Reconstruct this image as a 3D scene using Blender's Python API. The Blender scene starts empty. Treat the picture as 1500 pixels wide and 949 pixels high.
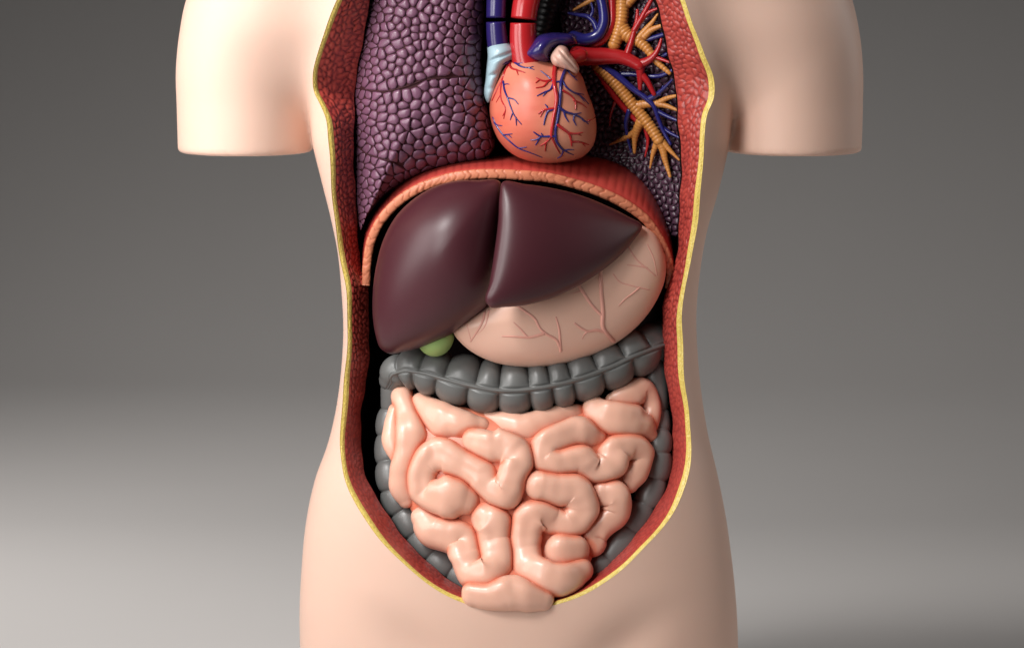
import bpy, bmesh, math, random
import numpy as np
from mathutils import Vector, Matrix

random.seed(7)
rng = np.random.default_rng(7)
SC = bpy.context.scene
COL = SC.collection

# ------------------------------------------------------------------ camera
S = 0.0005                  # metres per model unit (one unit = one photo pixel at the torso's mid plane)
FOC = 5000.0                # camera distance in model units
PHI = math.radians(7.0)     # the camera looks slightly down
ZC = 0.363                  # height of the picture centre above the table
SP, CP = math.sin(PHI), math.cos(PHI)
cam_d = bpy.data.cameras.new('camera')
cam = bpy.data.objects.new('camera', cam_d)
COL.objects.link(cam)
cam.location = (0, -FOC * CP * S, ZC + FOC * SP * S)
cam.rotation_euler = (math.pi / 2 - PHI, 0, 0)
cam_d.sensor_width = 36
cam_d.lens = FOC / 1500 * 36
cam_d.clip_end = 60
cam_d.dof.use_dof = True
cam_d.dof.focus_distance = FOC * S - 0.045
cam_d.dof.aperture_fstop = 7.0
SC.camera = cam

# ------------------------------------------------------------------ light
world = bpy.data.worlds.new('World')
SC.world = world
world.use_nodes = True
world.node_tree.nodes['Background'].inputs[0].default_value = (0.95, 0.97, 1.0, 1)
world.node_tree.nodes['Background'].inputs[1].default_value = 0.012


def area(name, loc, target, sx, sy, watts, color, spread=180):
    d = bpy.data.lights.new(name, 'AREA')
    d.shape = 'RECTANGLE'
    d.size, d.size_y, d.energy, d.color = sx, sy, watts, color
    d.spread = math.radians(spread)
    o = bpy.data.objects.new(name, d)
    COL.objects.link(o)
    o.location = loc
    o.rotation_euler = (Vector(target) - Vector(loc)).to_track_quat('-Z', 'Y').to_euler()
    return o


LAMP = (1.0, 0.98, 0.96)
area('key_softbox', (-0.62, -0.30, 0.62), (-0.15, 0, 0.42), 0.4, 0.6, 3.1, LAMP, 170)
area('front_softbox', (-0.45, -0.75, 0.62), (-0.05, 0, 0.38), 0.3, 0.55, 1.05, LAMP, 90)
area('high_softbox', (-1.25, -1.5, 2.3), (0.05, 0.75, 0.0), 0.6, 0.6, 8.0, LAMP, 68)
area('side_softbox', (1.5, -0.15, 0.8), (0, 0, 0.4), 0.8, 1.0, 1.4, LAMP, 140)
area('rim_softbox', (1.3, 0.4, 0.8), (0.1, 0, 0.4), 0.6, 0.8, 1.6, LAMP, 140)
area('table_softbox', (-1.05, 0.8, 0.9), (-0.6, 0.95, 0.0), 0.6, 0.6, 2.4, LAMP, 110)

SC.view_settings.view_transform = 'Standard'
SC.view_settings.look = 'None'
SC.view_settings.exposure = 0
SC.view_settings.gamma = 1
SC.render.engine = 'CYCLES'

# ------------------------------------------------------------------ coordinates
CAM_M = np.array([750.0, 474.5 - FOC * SP, FOC * CP])


def M(x, y, z):
    """photo measurement (x, y) at depth z (towards the viewer) -> model point"""
    x, y, z = np.broadcast_arrays(np.asarray(x, float), np.asarray(y, float), np.asarray(z, float))
    dy = FOC * SP + (y - 474.5) * CP
    dz = -FOC * CP + (y - 474.5) * SP
    s = (z - CAM_M[2]) / dz
    return np.stack([CAM_M[0] + s * (x - 750), CAM_M[1] + s * dy, z], -1)


def W(m):
    """model units -> metres"""
    m = np.asarray(m, float)
    return np.stack([(m[..., 0] - 750) * S, -m[..., 2] * S, ZC + (474.5 - m[..., 1]) * S], -1)


def spline(pts, step=4.0, closed=False):
    """Catmull-Rom through pts (any number of columns), resampled about every `step` in x, y"""
    p = np.asarray(pts, float)
    n = len(p)
    if n == 2 and not closed:
        k = max(2, int(np.linalg.norm(p[1][:2] - p[0][:2]) / step) + 1)
        return p[0] + (p[1] - p[0]) * np.linspace(0, 1, k)[:, None]
    out = []
    rngi = range(n) if closed else range(n - 1)
    for i in rngi:
        if closed:
            a, b, c, d = p[(i - 1) % n], p[i], p[(i + 1) % n], p[(i + 2) % n]
        else:
            b, c = p[i], p[i + 1]
            a = p[i - 1] if i > 0 else 2 * b - c
            d = p[i + 2] if i + 2 < n else 2 * c - b
        L = max(np.linalg.norm((c - b)[:2]), 1e-3)
        k = max(2, int(L / step) + 1)
        # centripetal style tangents
        t01 = max(np.linalg.norm((b - a)[:2]), 1e-3)
        t23 = max(np.linalg.norm((d - c)[:2]), 1e-3)
        m1 = ((b - a) / t01 - (c - a) / (t01 + L) + (c - b) / L) * L
        m2 = ((c - b) / L - (d - b) / (L + t23) + (d - c) / t23) * L
        t = np.linspace(0, 1, k, endpoint=False)[:, None]
        out.append((2 * t**3 - 3 * t**2 + 1) * b + (t**3 - 2 * t**2 + t) * m1 + (-2 * t**3 + 3 * t**2) * c + (t**3 - t**2) * m2)
    if not closed:
        out.append(p[-1:])
    return np.concatenate(out)


def crop(pts, x0, y0, s):
    """measurements taken in an enlarged view of the photo"""
    return [(x0 + q[0] / s, y0 + q[1] / s) + tuple(q[2:]) for q in pts]


# ------------------------------------------------------------------ materials
def mat(name, color, rough=0.4, color2=None, nscale=60, bump=0.0, bscale=300, attr=None, acolor=None,
        coat=0.0, sss=0.0, stretch=None, spec=0.5, rvar=0.08, detail=4.0):
    m = bpy.data.materials.new(name)
    m.use_nodes = True
    nt = m.node_tree
    N, Lk = nt.nodes, nt.links
    b = N['Principled BSDF']
    b.inputs['Roughness'].default_value = rough
    b.inputs['Specular IOR Level'].default_value = spec
    b.inputs['Coat Weight'].default_value = coat
    b.inputs['Coat Roughness'].default_value = 0.15
    if sss:
        b.inputs['Subsurface Weight'].default_value = sss
        b.inputs['Subsurface Radius'].default_value = (0.006, 0.0025, 0.0015)
        b.inputs['Subsurface Scale'].default_value = 1.0
    tc = N.new('ShaderNodeTexCoord')
    mp = N.new('ShaderNodeMapping')
    Lk.new(tc.outputs['Object'], mp.inputs['Vector'])
    if stretch:
        mp.inputs['Scale'].default_value = stretch
    nz = N.new('ShaderNodeTexNoise')
    nz.inputs['Scale'].default_value = nscale
    nz.inputs['Detail'].default_value = detail
    Lk.new(mp.outputs[0], nz.inputs['Vector'])
    rp = N.new('ShaderNodeMapRange')
    rp.inputs['From Min'].default_value = 0.3
    rp.inputs['From Max'].default_value = 0.7
    Lk.new(nz.outputs['Fac'], rp.inputs['Value'])
    mx = N.new('ShaderNodeMix')
    mx.data_type = 'RGBA'
    c2 = color2 or tuple(c * 0.88 for c in color)
    mx.inputs['A'].default_value = (*color, 1)
    mx.inputs['B'].default_value = (*c2, 1)
    Lk.new(rp.outputs[0], mx.inputs['Factor'])
    last = mx.outputs['Result']
    if attr:
        at = N.new('ShaderNodeAttribute')
        at.attribute_name = attr
        m2 = N.new('ShaderNodeMix')
        m2.data_type = 'RGBA'
        m2.inputs['B'].default_value = (*acolor, 1)
        Lk.new(last, m2.inputs['A'])
        Lk.new(at.outputs['Fac'], m2.inputs['Factor'])
        last = m2.outputs['Result']
    Lk.new(last, b.inputs['Base Color'])
    rr = N.new('ShaderNodeMapRange')
    rr.inputs['To Min'].default_value = max(0.02, rough - rvar)
    rr.inputs['To Max'].default_value = rough + rvar
    Lk.new(nz.outputs['Fac'], rr.inputs['Value'])
    Lk.new(rr.outputs[0], b.inputs['Roughness'])
    if bump:
        bn = N.new('ShaderNodeTexNoise')
        bn.inputs['Scale'].default_value = bscale
        bn.inputs['Detail'].default_value = 3
        Lk.new(mp.outputs[0], bn.inputs['Vector'])
        bp = N.new('ShaderNodeBump')
        bp.inputs['Strength'].default_value = bump
        bp.inputs['Distance'].default_value = 0.001
        Lk.new(bn.outputs['Fac'], bp.inputs['Height'])
        Lk.new(bp.outputs[0], b.inputs['Normal'])
    return m


MT = {
    'backdrop': mat('backdrop_paper', (0.67, 0.64, 0.62), 0.8, nscale=6, color2=(0.66, 0.63, 0.61), spec=0.2),
    'skin': mat('skin_plastic', (0.76, 0.515, 0.41), 0.45, color2=(0.75, 0.50, 0.395), nscale=14, bump=0.03, bscale=500, sss=0.12, spec=0.4),
    'fat': mat('fat_yellow', (0.80, 0.63, 0.18), 0.38, color2=(0.72, 0.54, 0.12), nscale=250, attr='groove', acolor=(0.42, 0.26, 0.03)),
    'muscle': mat('muscle_red', (0.50, 0.075, 0.055), 0.33, color2=(0.42, 0.055, 0.045), nscale=90, bump=0.08, bscale=700, attr='groove', acolor=(0.16, 0.018, 0.018)),
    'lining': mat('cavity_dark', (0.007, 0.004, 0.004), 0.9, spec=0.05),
    'lung': mat('lung_lobule', (0.195, 0.086, 0.140), 0.34, color2=(0.15, 0.062, 0.105), nscale=120, bump=0.06, bscale=900),
    'lung_base': mat('lung_groove', (0.055, 0.016, 0.020), 0.7, spec=0.2),
    'lungcut': mat('lung_cut_lobule', (0.085, 0.036, 0.062), 0.3, nscale=150),
    'heart': mat('heart_muscle', (0.66, 0.135, 0.085), 0.42, color2=(0.70, 0.175, 0.11), nscale=55, stretch=(0.22, 1, 2.2), bump=0.1, bscale=160, attr='tan', acolor=(0.70, 0.30, 0.19), coat=0.05),
    'artery': mat('artery_red', (0.47, 0.016, 0.02), 0.25, coat=0.3),
    'vein': mat('vein_blue', (0.022, 0.020, 0.16), 0.25, coat=0.3),
    'trunk': mat('vessel_purple', (0.026, 0.016, 0.125), 0.25, coat=0.3),
    'paleblue': mat('atrium_pale_blue', (0.42, 0.56, 0.63), 0.3, color2=(0.38, 0.53, 0.60), coat=0.2),
    'auricle': mat('auricle_pink', (0.68, 0.42, 0.34), 0.35, coat=0.2),
    'black': mat('black_gap', (0.012, 0.011, 0.011), 0.45),
    'bronchus': mat('bronchus_orange', (0.70, 0.30, 0.075), 0.34, color2=(0.60, 0.23, 0.05), nscale=150, attr='groove', acolor=(0.38, 0.13, 0.03)),
    'diaphragm': mat('diaphragm_red', (0.50, 0.060, 0.045), 0.42, color2=(0.44, 0.05, 0.04), nscale=30, attr='groove', acolor=(0.30, 0.025, 0.022)),
    'rim': mat('diaphragm_rim_orange', (0.70, 0.24, 0.13), 0.4, nscale=80, bump=0.08, bscale=500, attr='groove', acolor=(0.42, 0.10, 0.05)),
    'liver': mat('liver_maroon', (0.070, 0.0165, 0.023), 0.38, color2=(0.060, 0.014, 0.020), nscale=18, bump=0.03, bscale=420, rvar=0.04),
    'gall': mat('gall_green', (0.33, 0.50, 0.16), 0.38),
    'stomach': mat('stomach_tan', (0.85, 0.53, 0.41), 0.36, color2=(0.84, 0.51, 0.39), nscale=25, bump=0.03, bscale=350, sss=0.08),
    'svein': mat('stomach_vessel_pink', (0.81, 0.39, 0.31), 0.40),
    'colon': mat('colon_grey', (0.145, 0.147, 0.143), 0.36, color2=(0.13, 0.132, 0.128), nscale=40, bump=0.05, bscale=300),
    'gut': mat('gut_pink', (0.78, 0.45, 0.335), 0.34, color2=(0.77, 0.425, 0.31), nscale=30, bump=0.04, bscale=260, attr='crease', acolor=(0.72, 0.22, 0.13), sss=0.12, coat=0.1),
}


# ------------------------------------------------------------------ mesh helpers
def build(name, verts, faces, material, parent=None, attrs=None, world=False, smooth=True):
    me = bpy.data.meshes.new(name)
    v = verts if world else W(verts)
    me.from_pydata([tuple(q) for q in np.asarray(v).tolist()], [], faces)
    if smooth:
        me.polygons.foreach_set('use_smooth', [True] * len(me.polygons))
    for k, a in (attrs or {}).items():
        at = me.attributes.new(k, 'FLOAT', 'POINT')
        at.data.foreach_set('value', np.asarray(a, np.float32))
    me.materials.append(MT[material])
    me.update()
    o = bpy.data.objects.new(name, me)
    COL.objects.link(o)
    if parent:
        adopt(o, parent)
    return o


def adopt(o, parent):
    o.parent = parent
    if parent.type == 'EMPTY':
        o.matrix_parent_inverse = Matrix.Translation(-parent.location)


def thing(name, label, cat, at, group=None):
    o = bpy.data.objects.new(name, None)
    o.empty_display_size = 0.02
    COL.objects.link(o)
    o.location = [float(c) for c in W(M(*at))]
    o['label'], o['category'] = label, cat
    if group:
        o['group'] = group
    return o


def tag(o, label, cat, group=None):
    o['label'], o['category'] = label, cat
    if group:
        o['group'] = group
    return o


def grid_faces(nu, nv, close_v=False, close_u=False):
    f = []
    for i in range(nu if close_u else nu - 1):
        i2 = (i + 1) % nu
        for j in range(nv if close_v else nv - 1):
            j2 = (j + 1) % nv
            f.append((i * nv + j, i * nv + j2, i2 * nv + j2, i2 * nv + j))
    return f


def tube_geo(path, step=3.0, nseg=20, ring=None, flat=1.0, caps=True, rfun=None, raw=False):
    """path rows: photo x, y, depth z, radius. Returns model verts, faces, centres, radii, arc."""
    q = np.asarray(path, float) if raw else spline(path, step)
    c = M(q[:, 0], q[:, 1], q[:, 2])
    r = q[:, 3].copy()
    r = np.maximum(r, 0.25)
    seg = np.linalg.norm(np.diff(c, axis=0), axis=1)
    arc = np.concatenate([[0], np.cumsum(seg)])
    tan = np.gradient(c, axis=0)
    tan /= np.linalg.norm(tan, axis=1)[:, None] + 1e-9
    if caps:
        k = 5
        a = np.linspace(0, math.pi / 2, k + 1)[1:]
        pre_c = [c[0] - tan[0] * r[0] * math.sin(t) for t in a[::-1]]
        pre_r = [max(r[0] * math.cos(t), 0.02) for t in a[::-1]]
        post_c = [c[-1] + tan[-1] * r[-1] * math.sin(t) for t in a]
        post_r = [max(r[-1] * math.cos(t), 0.02) for t in a]
        c = np.concatenate([pre_c, c, post_c])
        r = np.concatenate([pre_r, r, post_r])
        tan = np.concatenate([[tan[0]] * k, tan, [tan[-1]] * k])
        arc = np.concatenate([np.full(k, 0.0), arc, np.full(k, arc[-1])])
    front = np.array([0, 0, 1.0])
    side = np.cross(tan, front)
    sl = np.linalg.norm(side, axis=1)
    for i in range(len(side)):
        if sl[i] < 0.15:
            side[i] = side[i - 1] if i else np.array([1.0, 0, 0])
    side /= np.linalg.norm(side, axis=1)[:, None]
    up = np.cross(side, tan)
    up /= np.linalg.norm(up, axis=1)[:, None]
    ang = np.linspace(0, 2 * math.pi, nseg, endpoint=False)     # 0 = towards the viewer
    R = np.repeat(r[:, None], nseg, 1)
    if rfun is not None:
        R = R * rfun(arc[:, None], ang[None, :])
    v = c[:, None, :] + up[:, None, :] * (np.cos(ang)[None, :, None] * R[:, :, None] * flat) + side[:, None, :] * (np.sin(ang)[None, :, None] * R[:, :, None])
    nu = len(c)
    faces = grid_faces(nu, nseg, close_v=True)
    faces.append(tuple(range(nseg))[::-1])
    faces.append(tuple((nu - 1) * nseg + j for j in range(nseg)))
    return v.reshape(-1, 3), faces, c, r, arc


def tube(name, path, material, parent=None, step=3.0, nseg=14, flat=1.0, rings=None, caps=True):
    rf, attrs = None, None
    if rings:
        per, amp = rings

        def rf(u, a):
            s = np.abs(np.sin(math.pi * u / per + 0.15 * np.sin(u * 0.31)))
            return 1 - amp * (1 - np.sqrt(s)) + 0 * a
    v, f, c, r, arc = tube_geo(path, step, nseg, flat=flat, caps=caps, rfun=rf)
    if rings:
        g = (1 - np.sqrt(np.abs(np.sin(math.pi * arc / rings[0] + 0.15 * np.sin(arc * 0.31))))) ** 1.2
        attrs = {'groove': np.repeat(g, nseg)}
    elif material in ('bronchus',):
        attrs = {'groove': np.zeros(len(v))}
    return build(name, v, f, material, parent, attrs)


class Dome:
    """a rounded body measured from its outline: star shaped round `centre`, bulging towards the viewer"""

    def __init__(self, outline, centre, H, base, p=2.0, q=2.0, back=20.0, n=200, rows=34, bulge=None, raw=False, puff=False):
        o = np.asarray(outline, float)[:, :2] if raw else spline(np.asarray(outline, float)[:, :2], 3, True)
        d = o - np.asarray(centre)
        th = np.unwrap(np.arctan2(d[:, 1], d[:, 0]))
        if th[-1] < th[0]:
            th, d = th[::-1], d[::-1]
        R = np.hypot(d[:, 0], d[:, 1])
        a = np.mod(th, 2 * math.pi)
        s = np.argsort(a)
        a, R = a[s], R[s]
        self.a = np.concatenate([a[-3:] - 2 * math.pi, a, a[:3] + 2 * math.pi])
        self.R = np.concatenate([R[-3:], R, R[:3]])
        self.c = np.asarray(centre, float)
        self.H, self.p, self.q, self.back, self.n, self.rows = H, p, q, back, n, rows
        self.base = base if callable(base) else (lambda x, y, b=base: b + 0 * x)
        self.bulge = bulge
        self.U = None
        if puff:
            self.inflate(o)

    def inflate(self, o):
        """soap-film swelling of the outline: no ridges towards its corners"""
        h = 2.0
        lo = o.min(0) - 3 * h
        n = ((o.max(0) + 3 * h - lo) / h).astype(int) + 1
        gx, gy = np.meshgrid(lo[0] + np.arange(n[0]) * h, lo[1] + np.arange(n[1]) * h, indexing='ij')
        tt = self.t(gx, gy)
        ins = tt < 1
        u = np.maximum(1 - tt ** 2, 0) * 0.25 * (min(n) * h) ** 2 * 0.6
        for _ in range(900):
            s = u[:-2, 1:-1] + u[2:, 1:-1] + u[1:-1, :-2] + u[1:-1, 2:] + h * h * 2
            u[1:-1, 1:-1] = np.where(ins[1:-1, 1:-1], s / 4, 0)
        self.lo, self.h = lo, h
        self.U = u / u.max()

    def sample(self, x, y):
        fx, fy = (np.asarray(x, float) - self.lo[0]) / self.h, (np.asarray(y, float) - self.lo[1]) / self.h
        i = np.clip(np.floor(fx).astype(int), 0, self.U.shape[0] - 2)
        j = np.clip(np.floor(fy).astype(int), 0, self.U.shape[1] - 2)
        a, b = np.clip(fx - i, 0, 1), np.clip(fy - j, 0, 1)
        U = self.U
        return U[i, j] * (1 - a) * (1 - b) + U[i + 1, j] * a * (1 - b) + U[i, j + 1] * (1 - a) * b + U[i + 1, j + 1] * a * b

    def level(self, x, y, t):
        if self.U is None:
            return np.maximum(1 - t ** self.p, 0)
        t0 = 0.9
        tc = np.minimum(t, t0)
        k = tc / np.maximum(t, 1e-6)
        u = self.sample(self.c[0] + (x - self.c[0]) * k, self.c[1] + (y - self.c[1]) * k)
        return np.where(t > t0, u * np.maximum(1 - t, 0) / (1 - t0), u)

    def rad(self, th):
        return np.interp(np.mod(th, 2 * math.pi), self.a, self.R)

    def t(self, x, y):
        dx, dy = np.asarray(x, float) - self.c[0], np.asarray(y, float) - self.c[1]
        return np.hypot(dx, dy) / self.rad(np.arctan2(dy, dx))

    def z(self, x, y, t=None):
        x, y = np.asarray(x, float), np.asarray(y, float)
        t = np.clip(self.t(x, y) if t is None else t, 0, 1)
        z = self.base(x, y) + self.H * np.maximum(self.level(x, y, t), 0) ** (1 / self.q)
        if self.bulge is not None:
            z = z + self.bulge(x, y) * (1 - t ** 2)
        return z

    def geo(self):
        th = np.linspace(0, 2 * math.pi, self.n, endpoint=False)
        R = self.rad(th)
        rows = []
        for k in range(1, self.rows + 1):
            t = math.sin(k / self.rows * math.pi / 2)
            x, y = self.c[0] + np.cos(th) * R * t, self.c[1] + np.sin(th) * R * t
            rows.append(M(x, y, self.z(x, y, t)))
        br = 6
        for k in range(1, br + 1):
            t = math.cos(k / (br + 1) * math.pi / 2)
            x, y = self.c[0] + np.cos(th) * R * t, self.c[1] + np.sin(th) * R * t
            rows.append(M(x, y, self.base(x, y) - self.back * math.sqrt(1 - t * t)))
        top = M(self.c[0], self.c[1], self.z(self.c[0], self.c[1], 0.0))
        bot = M(self.c[0], self.c[1], self.base(self.c[0], self.c[1]) - self.back)
        v = np.concatenate([r for r in rows] + [top[None], bot[None]])
        nr = len(rows)
        f = grid_faces(nr, self.n, close_v=True)
        T, B = len(v) - 2, len(v) - 1
        for j in range(self.n):
            j2 = (j + 1) % self.n
            f.append((T, j2, j))
            f.append((B, (nr - 1) * self.n + j, (nr - 1) * self.n + j2))
        return v, [tuple(reversed(q)) for q in f]

    def build(self, name, material, parent=None, attrfun=None):
        v, f = self.geo()
        return build(name, v, f, material, parent, attrfun(v) if attrfun else None)


def on(dome, pts, r, lift=0.0, taper=None, x0=0, y0=0, s=1):
    """vessel points lying on a dome's surface"""
    out = []
    n = len(pts)
    q = spline([(x0 + a[0] / s, y0 + a[1] / s) for a in pts], 3.0)
    for i, (x, y) in enumerate(q):
        k = i / max(1, len(q) - 1)
        rr = r * (1 - k) + (taper if taper is not None else r) * k
        out.append((x, y, float(dome.z(x, y)) + lift, rr))
    return out


def cells_uv(u, v, cu, cv, jitter, seed, sharp=0.45):
    """jittered cell pattern on a strip: returns relief 0 (joint) .. 1 (middle) at each u, v"""
    iu, iv = np.floor(u / cu).astype(int), np.floor(v / cv).astype(int)
    d1 = np.full(u.shape, 1e9)
    d2 = np.full(u.shape, 1e9)
    idh = np.zeros(u.shape)
    for a in (-2, -1, 0, 1, 2):
        for b in (-2, -1, 0, 1, 2):
            gu, gv = iu + a, iv + b
            h = np.sin(gu * 127.1 + gv * 311.7 + seed) * 43758.5453
            h2 = np.sin(gu * 269.5 + gv * 183.3 + seed * 1.7) * 43758.5453
            h, h2 = h - np.floor(h), h2 - np.floor(h2)
            su = (gu + 0.5 + 0.5 * (gv % 2) + (h - .5) * jitter) * cu
            sv = (gv + 0.5 + (h2 - .5) * jitter) * cv
            d = np.hypot((u - su) / cu, (v - sv) / cv)
            near = d < d1
            d2 = np.where(near, d1, np.minimum(d2, d))
            idh = np.where(near, h, idh)
            d1 = np.where(near, d, d1)
    return np.clip((d2 - d1) / sharp, 0, 1), idh


# ================================================================== the setting
def make_backdrop():
    prof = [(-2.2, 0.0), (0.0, 0.0), (1.2, 0.0)]
    yb, rad = 2.3, 0.9
    for k in range(0, 25):
        a = math.pi / 2 * k / 24
        prof.append((yb + rad * math.sin(a), rad * (1 - math.cos(a))))
        prof.append((yb + rad, 3.6))
    xs = np.linspace(-3.2, 3.2, 9)
    v = [(x, y, z) for (y, z) in prof for x in xs]
    f = grid_faces(len(prof), len(xs))
    o = build('backdrop', np.array(v), [tuple(reversed(q)) for q in f], 'backdrop', world=True)
    o['kind'] = 'structure'


make_backdrop()

# ================================================================== torso body
SIL_L = [(520, -215), (465, -150), (440, -90), (432, 0), (440, 80), (452, 150), (458, 210), (470, 260), (485, 320), (495, 370), (500, 420), (503, 480), (500, 540), (492, 600),
         (480, 650), (462, 700), (449, 760), (442, 830), (439, 900), (440, 949), (446, 1050), (452, 1200), (452, 1260)]
SIL_R = [(1005, -215), (1060, -150), (1085, -90), (1093, 0), (1085, 80), (1075, 150), (1067, 215), (1052, 280), (1035, 340), (1025, 400), (1020, 460), (1022, 520), (1028, 580),
         (1038, 640), (1050, 690), (1062, 750), (1072, 820), (1078, 880), (1081, 949), (1078, 1050), (1072, 1200), (1072, 1260)]
DEPTH = [(85, -215), (105, -150), (128, -90), (148, 0), (160, 90), (162, 200), (156, 300), (148, 400), (144, 500), (147, 600), (152, 700), (156, 800), (156, 880), (150, 960), (144, 1060), (140, 1260)]


def prof(tr, conv=True):
    s = spline(tr, 4)
    if conv:
        m = M(s[:, 0], s[:, 1], 0.0)
        return m[:, 1], m[:, 0]
    return s[:, 1], s[:, 0]


_ly, _lx = prof(SIL_L)
_ry, _rx = prof(SIL_R)
_dy, _dx = prof(DEPTH, False)
ARM = {  # photo: outer x, inner x by height
    -1: ([(327, -105), (293, -45), (272, 0), (261, 50), (255, 110), (256, 160), (258, 235)], [(500, -105), (490, -45), (480, 0), (472, 50), (464, 110), (458, 160), (455, 235)]),
    1: ([(1193, -105), (1229, -45), (1249, 0), (1261, 50), (1267, 110), (1267, 160), (1265, 235)], [(1024, -105), (1034, -45), (1044, 0), (1052, 50), (1060, 110), (1066, 160), (1069, 235)]),
}


def sstep(a, b, x):
    t = np.clip((x - a) / (b - a), 0, 1)
    return t * t * (3 - 2 * t)


def smooth_tab(ys, vs):
    t = np.linspace(ys[0], ys[-1], 400)
    v = np.interp(t, ys, vs)
    k = np.hanning(61)
    k /= k.sum()
    return t, np.convolve(np.pad(v, 30, mode='edge'), k, 'valid')


TAB_D2 = smooth_tab([-240, -150, -60, 60, 260], [60, 60, 92, 104, 98])
TAB_ZC = smooth_tab([-240, -150, 30, 150, 260], [-25, -25, -20, -34, -36])
TAB_K = smooth_tab([-240, 40, 125, 175, 260], [75, 75, 42, 9, 9])


def body_field(P):
    """pseudo distance in model units, negative inside"""
    x, y, z = P[..., 0], P[..., 1], P[..., 2]
    L, Rr, D = np.interp(y, _ly, _lx), np.interp(y, _ry, _rx), np.interp(y, _dy, _dx)
    cx, a = (L + Rr) / 2, (Rr - L) / 2
    # the belly: slightly flatter flanks; soft folds running to the groin, thighs either side
    u = np.abs(x - cx) / a
    fold = np.abs(u - np.interp(y, [860, 1060], [0.62, 0.12]))
    D = np.where(z > 0, D - 13 * np.exp(-(fold / 0.16) ** 2) * sstep(840, 930, y), D * 0.9)
    D = np.where(z > 0, D - 16 * np.exp(-(u / 0.42) ** 2) * sstep(930, 1060, y), D)
    nexp = 2.25
    q = (u ** nexp + (np.abs(z) / D) ** nexp) ** (1 / nexp)
    f = (q - 1) * np.minimum(a, D) * 0.95
    f = np.maximum(f, np.maximum(-215 - y, y - 1206))
    for s, (oo, ii) in ARM.items():
        oy, ox = prof(oo)
        iy, ix = prof(ii)
        O, I = np.interp(y, oy, ox), np.interp(y, iy, ix)
        c2, a2 = (O + I) / 2, np.abs(I - O) / 2
        d2 = np.interp(y, *TAB_D2)
        zc = np.interp(y, *TAB_ZC)
        q2 = np.sqrt(((x - c2) / a2) ** 2 + ((z - zc) / d2) ** 2)
        g = (q2 - 1) * np.minimum(a2, d2)
        top = np.abs(y - 60) * 0
        cap = -112 - y
        # flat cut end with a small round edge
        bot = y - 225.0
        r = 7.0
        gi, bi = g + r, bot + r
        g = np.minimum(np.maximum(gi, bi), 0) + np.hypot(np.maximum(gi, 0), np.maximum(bi, 0)) - r
        k3 = 60.0
        h = np.clip(0.5 - 0.5 * (cap - g) / k3, 0, 1)       # smooth max: domed shoulder
        g = cap * (1 - h) + g * h + k3 * h * (1 - h)
        k = np.interp(y, *TAB_K)
        h = np.clip(0.5 + 0.5 * (g - f) / k, 0, 1)
        f = g * (1 - h) + f * h - k * h * (1 - h)
    return f


def surface_nets(field, lo, hi, step):
    xs, ys, zs = [np.arange(lo[i], hi[i] + step, step) for i in range(3)]
    G = np.stack(np.meshgrid(xs, ys, zs, indexing='ij'), -1)
    F = field(G)
    neg = F < 0
    nx, ny, nz = F.shape
    corners = [(i, j, k) for i in (0, 1) for j in (0, 1) for k in (0, 1)]
    sl = lambda o, n: slice(o, n - 1 + o)
    cnt = sum(neg[sl(i, nx), sl(j, ny), sl(k, nz)].astype(int) for i, j, k in corners)
    act = (cnt > 0) & (cnt < 8)
    acc = np.zeros(act.shape + (3,))
    num = np.zeros(act.shape)
    for a in corners:
        for ax in range(3):
            if a[ax] == 1:
                continue
            b = list(a)
            b[ax] = 1
            fa, fb = F[sl(a[0], nx), sl(a[1], ny), sl(a[2], nz)], F[sl(b[0], nx), sl(b[1], ny), sl(b[2], nz)]
            m = (fa < 0) != (fb < 0)
            t = np.where(m, fa / np.where(fa - fb == 0, 1, fa - fb), 0)
            for c in range(3):
                acc[..., c] += np.where(m, a[c] + (t if c == ax else 0), 0)
            num += m
    idx = np.full(act.shape, -1)
    idx[act] = np.arange(act.sum())
    ii = np.argwhere(act)
    V = (ii + acc[act] / num[act][:, None]) * step + np.array(lo)
    faces = []
    for ax in range(3):
        o1, o2 = [(1, 2), (2, 0), (0, 1)][ax]
        s0 = [slice(1, n - 1) for n in (nx, ny, nz)]
        s1 = list(s0)
        s0[ax] = slice(0, (nx, ny, nz)[ax] - 1)
        s1[ax] = slice(1, (nx, ny, nz)[ax])
        A, B = neg[tuple(s0)], neg[tuple(s1)]
        for flip in (False, True):
            e = np.argwhere((A & ~B) if not flip else (~A & B))
            off = np.array([1, 1, 1])
            off[ax] = 0
            e = e + off
            q = []
            for d1, d2 in ((0, 0), (1, 0), (1, 1), (0, 1)):
                w = e.copy()
                w[:, o1] -= d1
                w[:, o2] -= d2
                q.append(idx[w[:, 0], w[:, 1], w[:, 2]])
            q = np.stack(q, 1)
            if flip:
                q = q[:, ::-1]
            faces.append(q[(q >= 0).all(1)])
    return V, np.concatenate(faces)


def project(V, field, n=3):
    e = 0.5
    for _ in range(n):
        f = field(V)
        g = np.stack([(field(V + np.eye(3)[i] * e) - field(V - np.eye(3)[i] * e)) / (2 * e) for i in range(3)], -1)
        st = f[:, None] * g / (np.sum(g * g, 1)[:, None] + 1e-6)
        L = np.linalg.norm(st, axis=1)[:, None]
        V = V - st * np.minimum(1, 4 / (L + 1e-9))
    return V


def ray_to_skin(x, y):
    lo, hi = np.full(len(x), 0.0), np.full(len(x), 0.0)
    zs = np.arange(210, -60, -2.0)
    found = np.zeros(len(x), bool)
    zz = np.full(len(x), 0.0)
    prev = None
    for z in zs:
        f = body_field(M(x, y, z))
        hit = (f < 0) & ~found
        if prev is not None:
            t = prev / np.where(prev - f == 0, 1, prev - f)
            zz = np.where(hit, z + 2 - 2 * t, zz)
        found |= hit
        prev = f
    return zz


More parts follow.
